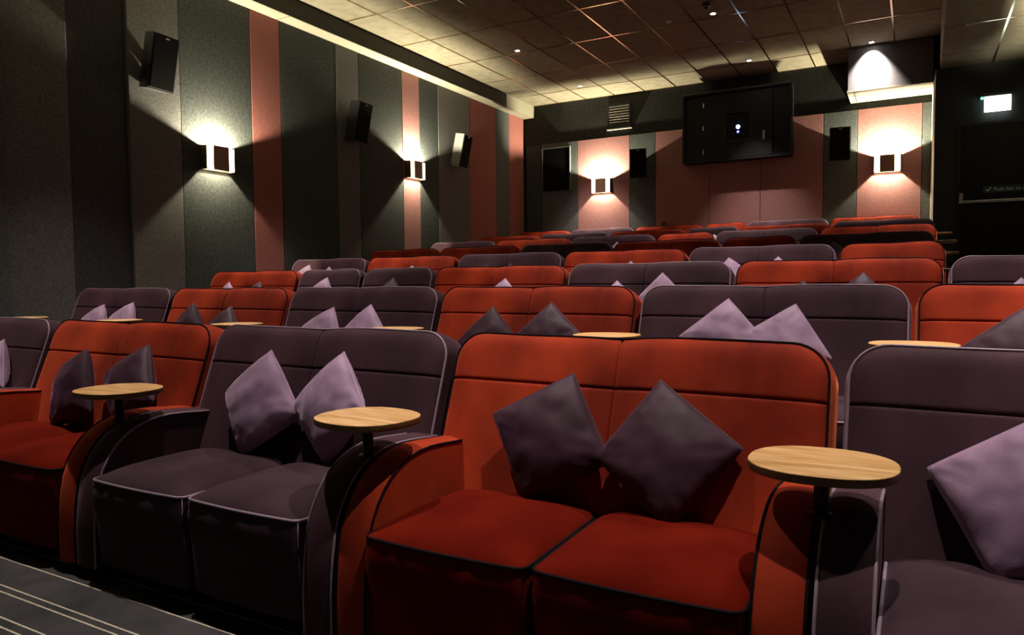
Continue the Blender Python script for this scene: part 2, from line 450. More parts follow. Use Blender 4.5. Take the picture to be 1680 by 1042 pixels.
def make_seat(w, D, x0, y0, mt, pip, parent, seed):
    """box cushion, front edge at y0, centred on x0"""
    nx, ny = 22, 20; ztop = .398
    def g(n): return [-1 + 2 * (math.sin(PI * (i / n - .5)) * .5 + .5) for i in range(n + 1)]
    ax, ay = g(nx), g(ny)
    r = .018
    def pos(a, b):
        x = a * w / 2; y = b * D / 2
        fr = .012 * (1 - a * a) if b < 0 else 0
        y -= fr * min(1, -b)
        # corner rounding
        e = max(0, abs(a) - (1 - 2 * r / w)) * max(0, abs(b) - (1 - 2 * r / D))
        k = 1 - e * 6
        cr = .045 * (1 - abs(a) ** 5) * (1 - abs(b) ** 5)
        ed = min(1 - abs(a), 1 - abs(b))
        z = ztop + cr - .004 + .006 * (1 - math.exp(-ed / .03)) - .016 * max(0, -b) ** 3 * (1 - abs(a) ** 3) * 0
        z += .006 * noise.noise(Vector((a * 1.7 + seed * 9, b * 1.7, 1.3))) * (1 - max(abs(a), abs(b)) ** 4)
        return x0 + x * k, y0 + D / 2 + y * k, z
    vs = [pos(a, b) for b in ay for a in ax]; NX = nx + 1; NY = ny + 1
    fs = [(j * NX + i, j * NX + i + 1, (j + 1) * NX + i + 1, (j + 1) * NX + i) for j in range(ny) for i in range(nx)]
    loop = list(range(NX)) + [j * NX + nx for j in range(1, NY)] + [ny * NX + i for i in range(nx - 1, -1, -1)] + [j * NX for j in range(ny - 1, 0, -1)]
    lo = [(vs[i], ax[i % NX], ay[i // NX]) for i in loop]
    prev = loop; n = len(loop)
    cx, cy = x0, y0 + D / 2
    for k, (dz, out) in enumerate([(.006, .002), (.02, .005), (.05, .010), (.09, .010), (.13, .004), (.165, -.006), (.20, -.012), (.26, -.016), (.325, -.02)]):
        base = len(vs)
        for (p, a, b) in lo:
            ox = (1 if a > 0 else -1) if abs(abs(a) - 1) < 1e-6 else 0
            oy = (1 if b > 0 else -1) if abs(abs(b) - 1) < 1e-6 else 0
            if ox and oy: ox *= .7; oy *= .7
            wr = 0
            if b < -.99:
                wr = .0045 * noise.noise(Vector((p[0] * 26, seed * 5, dz * 7))) * min(1, dz / .04)
                wr += .005 * noise.noise(Vector((p[0] * 60, seed * 3, dz * 5))) * math.exp(-((dz - .07) / .04) ** 2)
            zz = min(p[2], ztop + .002) - dz
            side = .35 if ox and not oy else 1
            vs.append((p[0] + ox * out * .5 * side, p[1] + oy * (out + wr), zz))
        cur = list(range(base, base + n))
        for a in range(n):
            b = (a + 1) % n; fs.append((prev[a], prev[b], cur[b], cur[a]))
        prev = cur
    fs.append(tuple(prev))
    m = MB(); m.add(vs, fs)
    o = m.build('seat_cushion', mt, parent, smooth=True, angle=50)
    p = MB()
    p.tube([(q[0][0] + (.002 if q[1] > .99 else -.002 if q[1] < -.99 else 0), q[0][1] - (.002 if q[2] < -.99 else 0), q[0][2] + .0005) for q in lo], .0046, 7, closed=True)
    # vertical piping down the two front corners
    for sx in (-1, 1):
        c = pos(sx, -1)
        p.tube([(c[0] + .001 * sx, c[1] - .003, c[2]), (c[0] + .002 * sx, c[1] - .006, c[2] - .07), (c[0] - .001 * sx, c[1] + .002, c[2] - .15), (c[0] - .006 * sx, c[1] + .016, c[2] - .32)], .0022, 6)
    p.build('seat_piping', pip, o, smooth=True)
    return o
ARMP = [(-.06, .560), (-.125, .563), (-.20, .570), (-.28, .578), (-.345, .582), (-.40, .580), (-.45, .572), (-.50, .556), (-.545, .532), (-.58, .503), (-.612, .465),
        (-.638, .420), (-.656, .37), (-.668, .31), (-.675, .25), (-.680, .18), (-.680, .045)]
def make_arm(x0, x1, mt, pip, parent):
    nx = 8; vs = []; fs = []
    # normals of the profile
    nr = []
    for i, (y, z) in enumerate(ARMP):
        a = ARMP[max(0, i - 1)]; b = ARMP[min(len(ARMP) - 1, i + 1)]
        dy, dz = b[0] - a[0], b[1] - a[1]; l = math.hypot(dy, dz)
        nr.append((dz / l, -dy / l))
    for (y, z), (ny, nz) in zip(ARMP, nr):
        for k in range(nx + 1):
            u = k / nx * 2 - 1
            pf = .010 * (1 - abs(u) ** 2.5)
            vs.append((x0 + (x1 - x0) * k / nx, y + ny * pf, z + nz * pf))
    n = nx + 1; P_ = len(ARMP)
    for j in range(P_ - 1):
        for k in range(nx): fs.append((j * n + k, j * n + k + 1, (j + 1) * n + k + 1, (j + 1) * n + k))
    b = len(vs)
    yb = -.06
    # side faces as strips down to the base
    for (y, z) in ARMP:
        vs.append((x0, y, .045)); vs.append((x1, y, .045))
    for j in range(P_ - 1):
        fs.append((j * n, (j + 1) * n, b + 2 * (j + 1), b + 2 * j))
        fs.append((j * n + nx, (j + 1) * n + nx, b + 2 * (j + 1) + 1, b + 2 * j + 1))
    fs.append((b, b + 1, *[k for k in range(nx, -1, -1)]))
    m = MB(); m.add(vs, fs)
    o = m.build('armrest', mt, parent, smooth=True, angle=48)
    p = MB()
    for x in (x0, x1):
        pts = []
        for (y, z), (ny, nz) in zip(ARMP[1:], nr[1:]): pts.append((x, y + ny * .001, z + nz * .001))
        p.tube(pts, .0042, 6)
    p.build('armrest_piping', pip, o, smooth=True)
    return o
def make_sofa(name, pitch, seats, mt, mts, pip):
    root = empty(name, (0, 0, 0))
    half = pitch / 2 - .009; aw = .112
    make_backrest(2 * half - .032, mt, pip, root, seats > 1)
    inner = 2 * half - 2 * aw - .006; w = inner / seats
    for i in range(seats):
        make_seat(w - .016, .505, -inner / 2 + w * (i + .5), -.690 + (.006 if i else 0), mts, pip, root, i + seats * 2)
    make_arm(-half, -half + aw, mt, pip, root); make_arm(half - aw, half, mt, pip, root)
    b = MB(); b.box(-half + aw + .005, half - aw - .005, -.60, -.03, .04, .075); b.box(-half + .02, half - .02, -.24, -.02, .04, .27)
    b.build('base_frame', PIPD, root)
    for sx in (-1, 1):
        for yy in (-.56, -.10):
            f = MB(); f.lathe([(.018, 0), (.022, .04)], 12, Matrix.Translation((sx * (half - .07), yy, 0))); f.build('foot', BLKM, root, smooth=True)
    return root

PROTO = {}
def sofa(color, seats, xc, row):
    k = (color, seats)
    pitch = 1.315 if seats == 2 else .825
    if k not in PROTO:
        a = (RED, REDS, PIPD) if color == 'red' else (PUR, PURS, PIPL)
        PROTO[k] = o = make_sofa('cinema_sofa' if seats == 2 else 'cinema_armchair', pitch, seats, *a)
    else:
        o = copy_tree(PROTO[k])
    o.location = (xc, ROWY[row], FLOORZ[row])
    return o

# rows: boundaries from left to right with colours (r red, p purple), capitals two-seat, small single
ROWS = [
    ([-5.445, -4.13, -2.815, -1.50, -.185, 1.13], 'PRPRP'),
    ([-6.56, -5.245, -3.935, -2.625, -1.315, -.005, 1.30], 'PRPRPR'),
    ([-6.72, -5.41, -4.585, -3.76, -2.45, -1.145, .17, 1.485], 'RppRPRP'),
    ([-7.10, -5.84, -4.53, -3.215, -1.905, -.60, .225], 'PRPRPr'),
    ([-7.10, -5.85, -4.56, -3.265, -1.955, -1.13, .17], 'RRPRrP'),
    ([-7.10, -5.84, -4.53, -3.22, -2.39, -1.085, .215], 'PRPrPR'),
    ([-7.10, -5.85, -4.52, -3.21, -2.39, -1.085, .225], 'RPRpRP'),
    ([-7.10, -5.95, -4.64, -3.33, -2.575, -1.265, .04], 'RPRrPR'),
]
ORD = ['front', 'second', 'third', 'fourth', 'fifth', 'sixth', 'seventh', 'back']
CNT = ['first', 'second', 'third', 'fourth', 'fifth', 'sixth', 'seventh']
ROW1 = ['purple velvet two-seat sofa cut off by the left edge of the photo, front row',
        'red velvet two-seat sofa with two dark cushions at the left of the front row',
        'purple velvet sofa with two lilac cushions, front row, left of the big red sofa',
        'large red velvet two-seat sofa with two dark cushions in the middle of the front row',
        'purple velvet sofa cut off by the right edge of the photo, front row']
SOFAX = {}
for r, (bs, cs) in enumerate(ROWS):
    nm = 0
    for i, c in enumerate(cs):
        seats = 2 if c.isupper() else 1; color = 'red' if c.lower() == 'r' else 'purple'
        xc = (bs[i] + bs[i + 1]) / 2
        o = sofa(color, seats, xc, r)
        w = bs[i + 1] - bs[i]; pitch = 1.315 if seats == 2 else .825
        if abs(w / pitch - 1) > .012: o.scale = (w / pitch, 1, 1)
        SOFAX[(r, i)] = (xc, color, seats)
        if r == 0: lab = ROW1[i]
        else:
            kind = 'two-seat sofa' if seats == 2 else 'single-seat armchair'
            pos = 'at the left wall end' if i == 0 else 'at the right-hand end' if i == len(cs) - 1 else 'counted %s from the left' % CNT[i]
            lab = '%s velvet %s in the %s row, %s' % (color, kind, ORD[r], pos)
        tag(o, lab, 'sofa' if seats == 2 else 'armchair', 'cinema sofas in the %s row' % ORD[r])

# ------------------------------------------------------------------ scatter cushions
def make_pillow(name, mt, pip, seed):
    n = 30; h = .155; T = .070
    def p(a, b, s):
        k = .012
        x = a * h * (1 - k * (1 - b * b) * abs(a)) ; y = b * h * (1 - k * (1 - a * a) * abs(b))
        c = max(0, abs(a) * abs(b) - .55) / .45
        x *= 1 - .015 * c; y *= 1 - .015 * c
        pr = (max(0, 1 - a * a) * max(0, 1 - b * b)) ** .40
        z = s * T * pr
        ed = 1 - max(abs(a), abs(b))
        wr = noise.noise(Vector((x * 14 + seed * 3, y * 14, s * 2))) * .010 * min(1, ed * 4)
        # small gathers that run in from the seams
        ang = math.atan2(b, a)
        wr += noise.noise(Vector((ang * 7 + seed, (abs(a) + abs(b)) * 1.2, s * 5))) * .012 * min(1, ed * 6) * math.exp(-ed * 2.2)
        bend = .018 * math.sin(seed * 2.1) * (a * b) + .012 * (a - b) * math.sin(seed)
        return (x, z + s * wr * .8 + bend, y)
    gs = [math.sin(PI * (i / n - .5)) for i in range(n + 1)]
    m = MB(); NX = n + 1; idx = {}; vs = []
    for s in (1, -1):
        for j in range(NX):
            for i in range(NX):
                e = i in (0, n) or j in (0, n)
                if e and s < 0: idx[(s, i, j)] = idx[(1, i, j)]; continue
                idx[(s, i, j)] = len(vs); vs.append(p(gs[i], gs[j], s))
    fs = []
    for s in (1, -1):
        for j in range(n):
            for i in range(n): fs.append((idx[(s, i, j)], idx[(s, i + 1, j)], idx[(s, i + 1, j + 1)], idx[(s, i, j + 1)]))
    m.add(vs, fs)
    o = m.build(name, mt, None, smooth=True)
    lp_ = [(i, 0) for i in range(0, n)] + [(n, j) for j in range(0, n)] + [(i, n) for i in range(n, 0, -1)] + [(0, j) for j in range(n, 0, -1)]
    q = MB(); q.tube([vs[idx[(1, i, j)]] for i, j in lp_], .0038, 6, closed=True)
    q.build('cushion_piping', pip, o, smooth=True)
    return o
PPIL = mat('cushion_lilac_piping', (.36, .24, .37), .5, sheen=.4)
PPD = mat('cushion_dark_piping', (.030, .016, .026), .6, sheen=.2)
PIL = {('l', k): None for k in range(4)}
def pillow(c, x, row, yaw=0, roll=0, up=.247, seed=0, fwd=0.0, tilt=20):
    """up = height of the centre above the seat-back line origin; leans against the backrest"""
    key = (c, seed % 4)
    if PIL.get(key) is None:
        PIL[key] = o = make_pillow('scatter_cushion', LIL if c == 'l' else AUB, PPIL if c == 'l' else PPD, seed % 4 + 1)
    else: o = copy_tree(PIL[key])
    z = ROWZ[row] - .53 + up * .94
    y = ROWY[row] - .08 - .364 * (ROWZ[row] - z) - fwd
    o.matrix_world = Matrix.Translation((x, y, z)) @ Matrix.Rotation(R(yaw), 4, 'Z') @ Matrix.Rotation(R(-tilt), 4, 'X') @ Matrix.Rotation(R(45 + roll), 4, 'Y')
    return o
CN = {'l': 'lilac', 'd': 'dark aubergine'}
def pil_label(c, r, i, side, extra=''):
    xc, color, seats = SOFAX[(r, i)]
    n = len(ROWS[r][1])
    kd = 'sofa' if seats == 2 else 'armchair'
    if r == 0: who = ['cut-off left-edge purple sofa', 'red sofa at the left', 'left purple sofa', 'big middle red sofa', 'right-edge purple sofa'][i]
    else: who = '%s %s, %s' % (color, kd, 'leftmost' if i == 0 else 'rightmost' if i == n - 1 else CNT[i] + ' from left')
    return '%s cushion, %s of %s, %s row' % (CN[c], side, who, ORD[r])
def P(c, r, i, x, side, **k):
    o = pillow(c, x, r, **k)
    tag(o, pil_label(c, r, i, side), 'cushion', 'scatter cushions in the %s row' % ORD[r])
# front row, from the fit to the photograph
P('l', 0, 0, -4.47, 'right seat', roll=12, yaw=-3, up=.235, seed=2)
P('d', 0, 1, -3.60, 'left seat', roll=24, yaw=-5, up=.222, seed=0, fwd=.03)
P('d', 0, 1, -3.20, 'right seat', roll=12, yaw=-2, up=.250, seed=1)
P('l', 0, 2, -2.325, 'left seat', roll=9, yaw=3, up=.247, seed=0, fwd=.02)
P('l', 0, 2, -1.93, 'right seat', roll=-2, yaw=-11, up=.262, seed=1, fwd=.03)
P('d', 0, 3, -1.015, 'left seat', roll=16, yaw=4, up=.235, seed=2, fwd=.015)
P('d', 0, 3, -.635, 'right seat', roll=-8, yaw=6, up=.225, seed=3, fwd=.01)
P('l', 0, 4, .235, 'left seat', roll=10, yaw=-14, up=.215, seed=3, fwd=.03)
# other rows: tip position across and how far the tip is below the backrest top
def tip(c, r, i, x, below, side, roll=0, yaw=8, seed=0):
    d = .214
    up = .564 - below / .94 - d * math.cos(R(roll))
    P(c, r, i, x - d * math.sin(R(roll)) * math.cos(R(yaw)), side, roll=roll, yaw=yaw, up=up, seed=seed)
for a in [('l', 1, 4, -.815, .069, 'left seat', 4, 4, 2), ('l', 1, 4, -.503, .091, 'right seat', 12, 0, 3),
          ('d', 1, 3, -2.154, .129, 'left seat', 4, 4, 0), ('d', 1, 3, -1.794, .094, 'right seat', -2, 4, 1),
          ('l', 1, 2, -3.422, .134, 'left seat', 16, -4, 2), ('l', 1, 2, -3.117, .111, 'right seat', 2, -4, 3),
          ('d', 1, 1, -4.804, .124, 'left seat', 8, -4, 0), ('d', 1, 1, -4.426, .135, 'right seat', 4, -4, 1),
          ('l', 1, 0, -5.987, .134, 'left seat', 18, -4, 2), ('l', 1, 0, -5.598, .116, 'right seat', 16, -4, 1),
          ('d', 1, 5, .40, .10, 'left seat', 6, 0, 1), ('d', 1, 5, .86, .10, 'right seat', -4, 0, 0),
          ('l', 2, 6, .543, .15, 'left seat', 0, 0, 0), ('l', 2, 6, .95, .13, 'right seat', 6, 0, 1),
          ('d', 2, 5, -.658, .156, 'left seat', 0, 4, 0), ('d', 2, 5, -.294, .095, 'right seat', 4, 4, 2),
          ('l', 2, 4, -1.988, .133, 'left seat', -4, 4, 3), ('l', 2, 4, -1.627, .091, 'right seat', 0, 4, 0),
          ('l', 2, 3, -2.97, .110, 'right seat', 0, 4, 1), ('l', 2, 1, -4.952, .080, 'seat', 10, -4, 2), ('d', 2, 2, -4.151, .093, 'seat', 0, -4, 2),
          ('l', 2, 0, -6.276, .124, 'left seat', 4, -4, 0), ('d', 2, 0, -5.853, .114, 'right seat', 8, -4, 1),
          ('d', 3, 5, -.173, .122, 'seat', 0, 0, 3), ('l', 3, 4, -1.07, .105, 'right seat', 0, 0, 2), ('l', 3, 4, -1.50, .100, 'left seat', -8, 0, 3),
          ('d', 3, 3, -2.765, .126, 'left seat', 0, 0, 0), ('l', 3, 3, -2.427, .126, 'right seat', 0, 0, 0),
          ('d', 3, 2, -4.08, .120, 'left seat', 0, 0, 1), ('d', 3, 2, -3.785, .113, 'right seat', 0, 0, 2),
          ('d', 3, 1, -5.413, .112, 'left seat', 0, -4, 3), ('l', 3, 1, -5.084, .110, 'right seat', 0, -4, 1),
          ('l', 3, 0, -6.71, .070, 'left seat', 12, -4, 2), ('l', 3, 0, -6.337, .112, 'right seat', 0, -4, 0),
          ('d', 4, 5, -.76, .10, 'left seat', -6, 0, 0),
          ('l', 5, 2, -3.756, .10, 'right seat', -4, 0, 1), ('l', 6, 3, -2.75, .12, 'seat', -4, 0, 2)]:
    tip(*a)

# ------------------------------------------------------------------ little round tables on the arms
def make_table():
    root = empty('side_table', (0, 0, 0))
    def oval(mb, prof, n=64):
        o = len(mb.v); mb.lathe(prof, n)
        for i in range(o, len(mb.v)):
            x, y, z = mb.v[i]; r_ = math.hypot(x, y)
            if r_ < 1e-6: continue
            c, s_ = x / r_, y / r_
            k = (abs(c) ** 2.35 + abs(s_) ** 2.35) ** (-1 / 2.35)
            mb.v[i] = (x * k, y * k * .925, z)
    m = MB(); oval(m, [(.155, -.022), (.161, -.020), (.163, -.016), (.163, -.0015)])
    m.build('table_edge', TEDGE, root, smooth=True, angle=40)
    m = MB(); oval(m, [(.1625, -.0014), (.162, 0), (.160, .0008)]); m.build('table_top', TWOOD, root, smooth=False)
    m = MB(); m.lathe([(.017, -.125), (.017, -.024)], 20); m.build('pole', BLKM, root, smooth=True, angle=40)
    m = MB(); m.lathe([(.030, -.128), (.030, -.122), (.018, -.118)], 24); m.build('pole_flange', BLKM, root, smooth=True, angle=40)
    return root
TAB = [None]
def table(x, r, label, dy=-.49, rz=0.0, up=.700):
    if TAB[0] is None: TAB[0] = o = make_table()
    else: o = copy_tree(TAB[0])
    o.location = (x, ROWY[r] + dy, FLOORZ[r] + up); o.rotation_euler = (0, 0, rz)
    tag(o, label, 'table', 'round drinks tables on the sofa arms')
table(-.185, 0, 'large-looking round oak drinks table at the front right, beside the big red sofa', dy=-.455, up=.695)
table(-1.497, 0, 'round oak drinks table between the left purple sofa and the big red sofa, front row', dy=-.515, up=.703, rz=R(-8))
table(-2.80, 0, 'round oak drinks table in front of the left red sofa with dark cushions', dy=-.50, up=.703)
table(-4.12, 0, 'round oak drinks table just touching the left edge of the photo, front row')
table(-6.50, 1, 'round oak table by the left wall peeking over the front purple sofa back')
table(-5.235, 1, 'sliver of round oak table behind the left red front sofa, second row')
table(-3.945, 1, 'round oak table showing above the gap left of the front purple sofa')
table(-2.625, 1, 'sliver of round oak table above the front purple sofa back, right of its lilac cushions')
table(-1.32, 1, 'round oak table top showing above the big red sofa back')
table(-.005, 1, 'round oak table top showing above the right-edge purple sofa back')
table(1.30, 1, 'round oak table at the right end of the second row')
for r, t in ((3, 'fourth'), (4, 'fifth'), (5, 'sixth'), (6, 'seventh')):
    table(ROWS[r][0][-1] + .015, r, 'small round wooden table past the right end of the %s row, by the exit' % t)

# ------------------------------------------------------------------ wall lights
SCG = mat('sconce_glass', (.9, .8, .6), .4, emis=(1, .78, .42), es=9)
SCB = mat('sconce_bronze', (.16, .085, .055), .45, metal=.2)
SCD = mat('sconce_dark_side', (.03, .022, .018), .5)
BULB = mat('lamp_glow', (1, 1, 1), .4, emis=(1, .86, .58), es=25)
def add_light(kind, name, parent, loc, energy, color, rot=(0, 0, 0), **k):
    l = bpy.data.lights.new(name, kind); l.energy = energy; l.color = color
    for a, b in k.items(): setattr(l, a, b)
    o = bpy.data.objects.new(name, l); COL.objects.link(o); o.parent = parent; o.location = loc; o.rotation_euler = rot
    return o
SC = [None]
SCOL = (1.0, .89, .63)
def make_sconce():
    # local: wall plane at y=0, room at -y, z up
    root = empty('wall_light', (0, 0, 0))
    m = MB(); m.box(-.195, .195, -.014, 0, -.135, .135, bev=.003); m.build('back_plate', SCD, root)
    for sx in (-1, 1):
        m = MB(); m.box(sx * .195 - (.008 if sx > 0 else 0), sx * .195 + (0 if sx > 0 else .008), -.115, -.014, -.135, .135); m.build('side_panel', SCD, root)
    m = MB(); m.box(-.108, .108, -.128, -.122, -.134, .142, bev=.002); m.build('front_plate', SCB, root)
    for sx in (-1, 1):
        m = MB(); n = 8; vs = []
        for i in range(n + 1):
            u = i / n; x = .100 + (.187 - .100) * u; y = -.117 - .018 * math.sin(PI * u)
            for z in (-.128, .128):
                zz = z * (1 - .05 * u)
                vs.append((sx * x, y, zz)); vs.append((sx * x, y + .004, zz))
        fs = []
        for i in range(n):
            a = i * 4; b = a + 4
            fs += [(a, b, b + 2, a + 2), (a + 1, a + 3, b + 3, b + 1), (a, a + 1, b + 1, b), (a + 2, b + 2, b + 3, a + 3)]
        fs += [(0, 2, 3, 1), (n * 4, n * 4 + 1, n * 4 + 3, n * 4 + 2)]
        m.add(vs, fs); m.build('glass_strip', SCG, root, smooth=False)
    m = MB(); m.box(-.10, .10, -.121, -.117, -.10, .10); m.build('inner_plate', SCD, root)
    return root
def sconce(loc, rz, label, power):
    if SC[0] is None: SC[0] = o = make_sconce()
    else: o = copy_tree(SC[0])
    o.location = loc; o.rotation_euler = (0, 0, rz)
    tag(o, label, 'wall light', 'up and down wall lights')
    SCL.append((o, power))
SCL = []
sconce((XL, 5.75, 1.44), R(90), 'bronze square wall light glowing on the left wall, nearest the camera', 1)
sconce((XL, 9.55, 1.80), R(90), 'bronze square wall light on the narrow pink strip of the left wall', 1)
sconce((-5.385, YB, 1.845), 0, 'square wall light glowing on the back wall, left of the projection booth', 1)
sconce((-.435, YB, 1.85), 0, 'square wall light glowing on the back wall, right, beneath the boxed duct', 1.15)
sconce((XL, 1.95, 1.2), R(90), 'bronze wall light on the left wall outside the frame', 1)
sconce((XR, 9.2, 1.85), R(-90), 'unseen wall light added on the right wall to brighten the aisle ceiling', .7)  # added out of view to brighten the low aisle ceiling
for o, p in SCL:
    add_light('POINT', 'lamp_light', o, (0, -.074, .050), 200 * p, SCOL, shadow_soft_size=.018)
    add_light('SPOT', 'uplight', o, (0, -.074, .054), 480 * p, SCOL, (PI, 0, 0), spot_size=R(176), spot_blend=.05, shadow_soft_size=.018)

# ------------------------------------------------------------------ downlights
DG = mat('downlight_lens', (1, 1, 1), .4, emis=(1, .93, .86), es=60)
RIM = mat('downlight_rim', (.35, .33, .28), .4, metal=.3)
DL = [None]
def downlight(x, y, z, energy, label, size=66, lit=True, blend=.7, rot=(0, 0, 0), col=(1, .88, .80)):
    if DL[0] is None:
        root = empty('downlight', (0, 0, 0))
        m = MB(); m.lathe([(.052, .004), (.052, -.004), (.046, -.008), (.036, -.006), (.034, .002)], 24); m.build('trim_ring', RIM, root, smooth=True, angle=40)
        m = MB(); m.lathe([(.033, -.0035), (.030, -.0055), (.0, -.0056)], 24); m.build('lens', DG, root)
        DL[0] = root
    else: root = copy_tree(DL[0])
    root.location = (x, y, z)
    if not lit:
        for c in root.children:
            if c.name.startswith('lens'):
                c.data = c.data.copy(); c.data.materials[0] = BLK
    tag(root, label, 'downlight', 'recessed ceiling downlights')
    if energy: add_light('SPOT', 'spot_light', root, (0, 0, -.012), energy, col, rot, spot_size=R(size), spot_blend=blend, shadow_soft_size=.03)
    return root
E0 = 260
downlight(-5.455, 10.055, ZC, E0, 'recessed ceiling downlight nearest the left wall bulkhead')
downlight(-5.442, 12.435, ZC, E0, 'recessed ceiling downlight above the back left wall light')
downlight(-2.44, 10.017, ZC, E0, 'recessed ceiling downlight beside the small dark ceiling camera')
downlight(-2.44, 12.426, ZC, E0, 'recessed ceiling downlight in front of the projection booth')
downlight(-.645, 12.435, ZC, E0 * 3.2, 'recessed downlight throwing a bright cone on the boxed duct', size=84, rot=(R(22), 0, 0))
k = 0
for y in (6.4, 4.05, 1.78, -3.1):  # the row nearest the front wall is unseen fill added for the backrests
    for x in (-5.45, -2.44, -.05):
        downlight(x, y, ZC, E0 * (.95 if y > 3 else .75 if y > 0 else .12), 'recessed ceiling downlight above the seats or added as frontal fill, outside the photo frame', size=68 if y > 0 else 100)
downlight(.51, 10.0, 2.912, 0, 'unlit recessed downlight in the lower ceiling on the right', lit=False)
downlight(1.3, 3.0, 2.912, E0 * .5, 'unseen fill downlight added to the low aisle ceiling outside the frame')  # lamp added out of view to light the right-hand sofas

# ------------------------------------------------------------------ speakers
def wedge_speaker(loc, rz, w, h, d0, d1, label, tilt=10, yaw=0, shell=None, grl=None):
    """local: wall at y=0, room at -y; deeper at the top"""
    root = empty('wall_speaker', loc, rz)
    M = Matrix.Translation((0, -.07, 0)) @ Matrix.Rotation(R(yaw), 4, 'Z') @ Matrix.Rotation(R(tilt), 4, 'X')
    sh = shell or BLK
    m = MB()
    pr = [(-w / 2, -d1), (w / 2, -d1), (w / 2 * .62, 0), (-w / 2 * .62, 0)]
    vs = [M @ Vector((x, y, z)) for z in (-h / 2, h / 2) for x, y in pr]
    m.add(vs, [(0, 1, 5, 4), (1, 2, 6, 5), (2, 3, 7, 6), (3, 0, 4, 7), (4, 5, 6, 7), (0, 3, 2, 1)])
    m.build('cabinet', sh, root)
    m = MB(); m.box(-w / 2 + .012, w / 2 - .012, -d1 - .012, -d1 + .001, -h / 2 + .012, h / 2 - .012, bev=.005, M=M); g = m.build('grille', GRL, root)
    m = MB(); m.box(-.022, .022, -d1 - .0145, -d1 - .011, h / 2 - .04, h / 2 - .026, M=M); m.build('badge', STEEL, g)
    m = MB(); m.box(-.03, .03, -.10, .0, -.05, .05); m.build('bracket', BLKM, root)
    return tag(root, label, 'speaker', 'wall speakers')
wedge_speaker((XL, 4.93, 2.335), R(90), .32, .56, .16, .20, 'large black wall speaker on the left wall, nearest the camera', 12, 6)
wedge_speaker((XL, 8.05, 2.30), R(90), .32, .56, .16, .20, 'black wall speaker midway along the left wall between wall lights', 12, 6)
wedge_speaker((XL, 10.72, 2.30), R(90), .32, .56, .16, .20, 'black wall speaker with pale side, farthest along the left wall', 12, 6, GREYC)
wedge_speaker((-4.60, YB, 2.21), 0, .32, .54, .16, .20, 'black wall speaker on the back wall right of the left wall light', 8, 8)
wedge_speaker((-1.15, YB, 2.23), 0, .32, .54, .16, .20, 'black wall speaker on the back wall left of the right wall light', 8, 8)
# flush dark cabinet in the back left corner
root = empty('wall_cabinet', (-6.38, YB, 2.255))
m = MB(); m.box(-.30, .30, -.03, -.001, -.42, .42, bev=.004); m.build('door_panel', GRL, root)
m = MB(); 
for x0, x1, z0, z1 in ((-.315, -.30, -.42, .435), (.30, .308, -.42, .435), (-.30, .30, .42, .435)): m.box(x0, x1, -.036, -.001, z0, z1)
m.build('frame', GREYC, root)
tag(root, 'flat black framed panel on the back wall near the left corner', 'wall panel')
# small bracket on the pink back wall
root = empty('bracket_camera', (-4.16, YB, 1.02))
m = MB(); m.box(-.05, .05, -.012, -.0005, -.07, .07, bev=.003); m.build('mounting_plate', BLK, root)
m = MB(); m.lathe([(.03, -.06), (.035, .0), (.03, .06)], 16, Matrix.Translation((.03, -.06, -.03)) @ Matrix.Rotation(R(70), 4, 'Y')); m.build('housing', BLK, root, smooth=True, angle=50)
tag(root, 'small black bracket device low on the pink back wall panel', 'bracket')

# ------------------------------------------------------------------ air vent
root = empty('air_vent', (-5.04, YB + .02, 3.17))
m = MB()
for a in ((-.235, -.20, -.24, .245), (.20, .235, -.24, .245)): m.box(a[0], a[1], -.035, 0, a[2], a[3])
m.box(-.20, .20, -.035, 0, .19, .245); m.box(-.20, .20, -.035, 0, -.24, -.16)
m.build('frame', GREYP, root)
m = MB(); m.box(-.25, .25, -.045, -.0, -.262, -.24); m.build('ledge', SOFF, root)
for i in range(7):
    m = MB(); M = Matrix.Translation((0, -.02, -.135 + i * .05)) @ Matrix.Rotation(R(-38), 4, 'X')
    m.box(-.20, .20, -.024, .024, -.0015, .0015, M=M); m.build('slat', SOFF, root)
m = MB(); m.box(-.20, .20, -.006, -.001, -.16, .19); m.build('backing', BLK, root)
tag(root, 'square black air vent with lit slats high on the back wall', 'air vent')

# ------------------------------------------------------------------ projection booth front
root = empty('projection_booth', (-2.81, YB, 2.70))
x0, x1, z0, z1 = -.925, .93, -.60, .62
D = -.26
m = MB()
m.box(x0, x1, D + .06, D + .10, z0, z1)              # inner face
m.box(x0, x1, D, -.0, z1 - .03, z1); m.box(x0, x1, D, -.0, z0, z0 + .03)
m.box(x0, x0 + .03, D, -.0, z0 + .03, z1 - .03); m.box(x1 - .03, x1, D, -.0, z0 + .03, z1 - .03)
m.build('casing', GREYP, root)
m = MB(); m.box(x0, x1, D - .006, D + .01, z1 - .004, z1 + .008); m.build('top_edge', GREYC, root)
m = MB()
wx0, wx1, wz0, wz1 = -.17, .25, -.25, .22
for a in ((-.545, wx0, z0 + .04, z1 - .07), (wx1, .62, z0 + .04, z1 - .07), (wx0, wx1, wz1, z1 - .07), (wx0, wx1, z0 + .04, wz0)):
    m.box(a[0], a[1], D + .015, D + .055, a[2], a[3])
dr = m.build('booth_door', GREYP, root)
m = MB(); 
for a in ((wx0 - .02, wx0, wz0 - .02, wz1 + .02), (wx1, wx1 + .02, wz0 - .02, wz1 + .02), (wx0, wx1, wz1, wz1 + .02), (wx0, wx1, wz0 - .02, wz0)): m.box(a[0], a[1], D + .008, D + .03, a[2], a[3])
m.build('window_frame', BLK, dr)
GL = mat('projector_window_glass', (.01, .012, .02), .08, spec=.6)
m = MB(); m.box(wx0, wx1, D + .045, D + .05, wz0, wz1); m.build('window_pane', GL, dr)
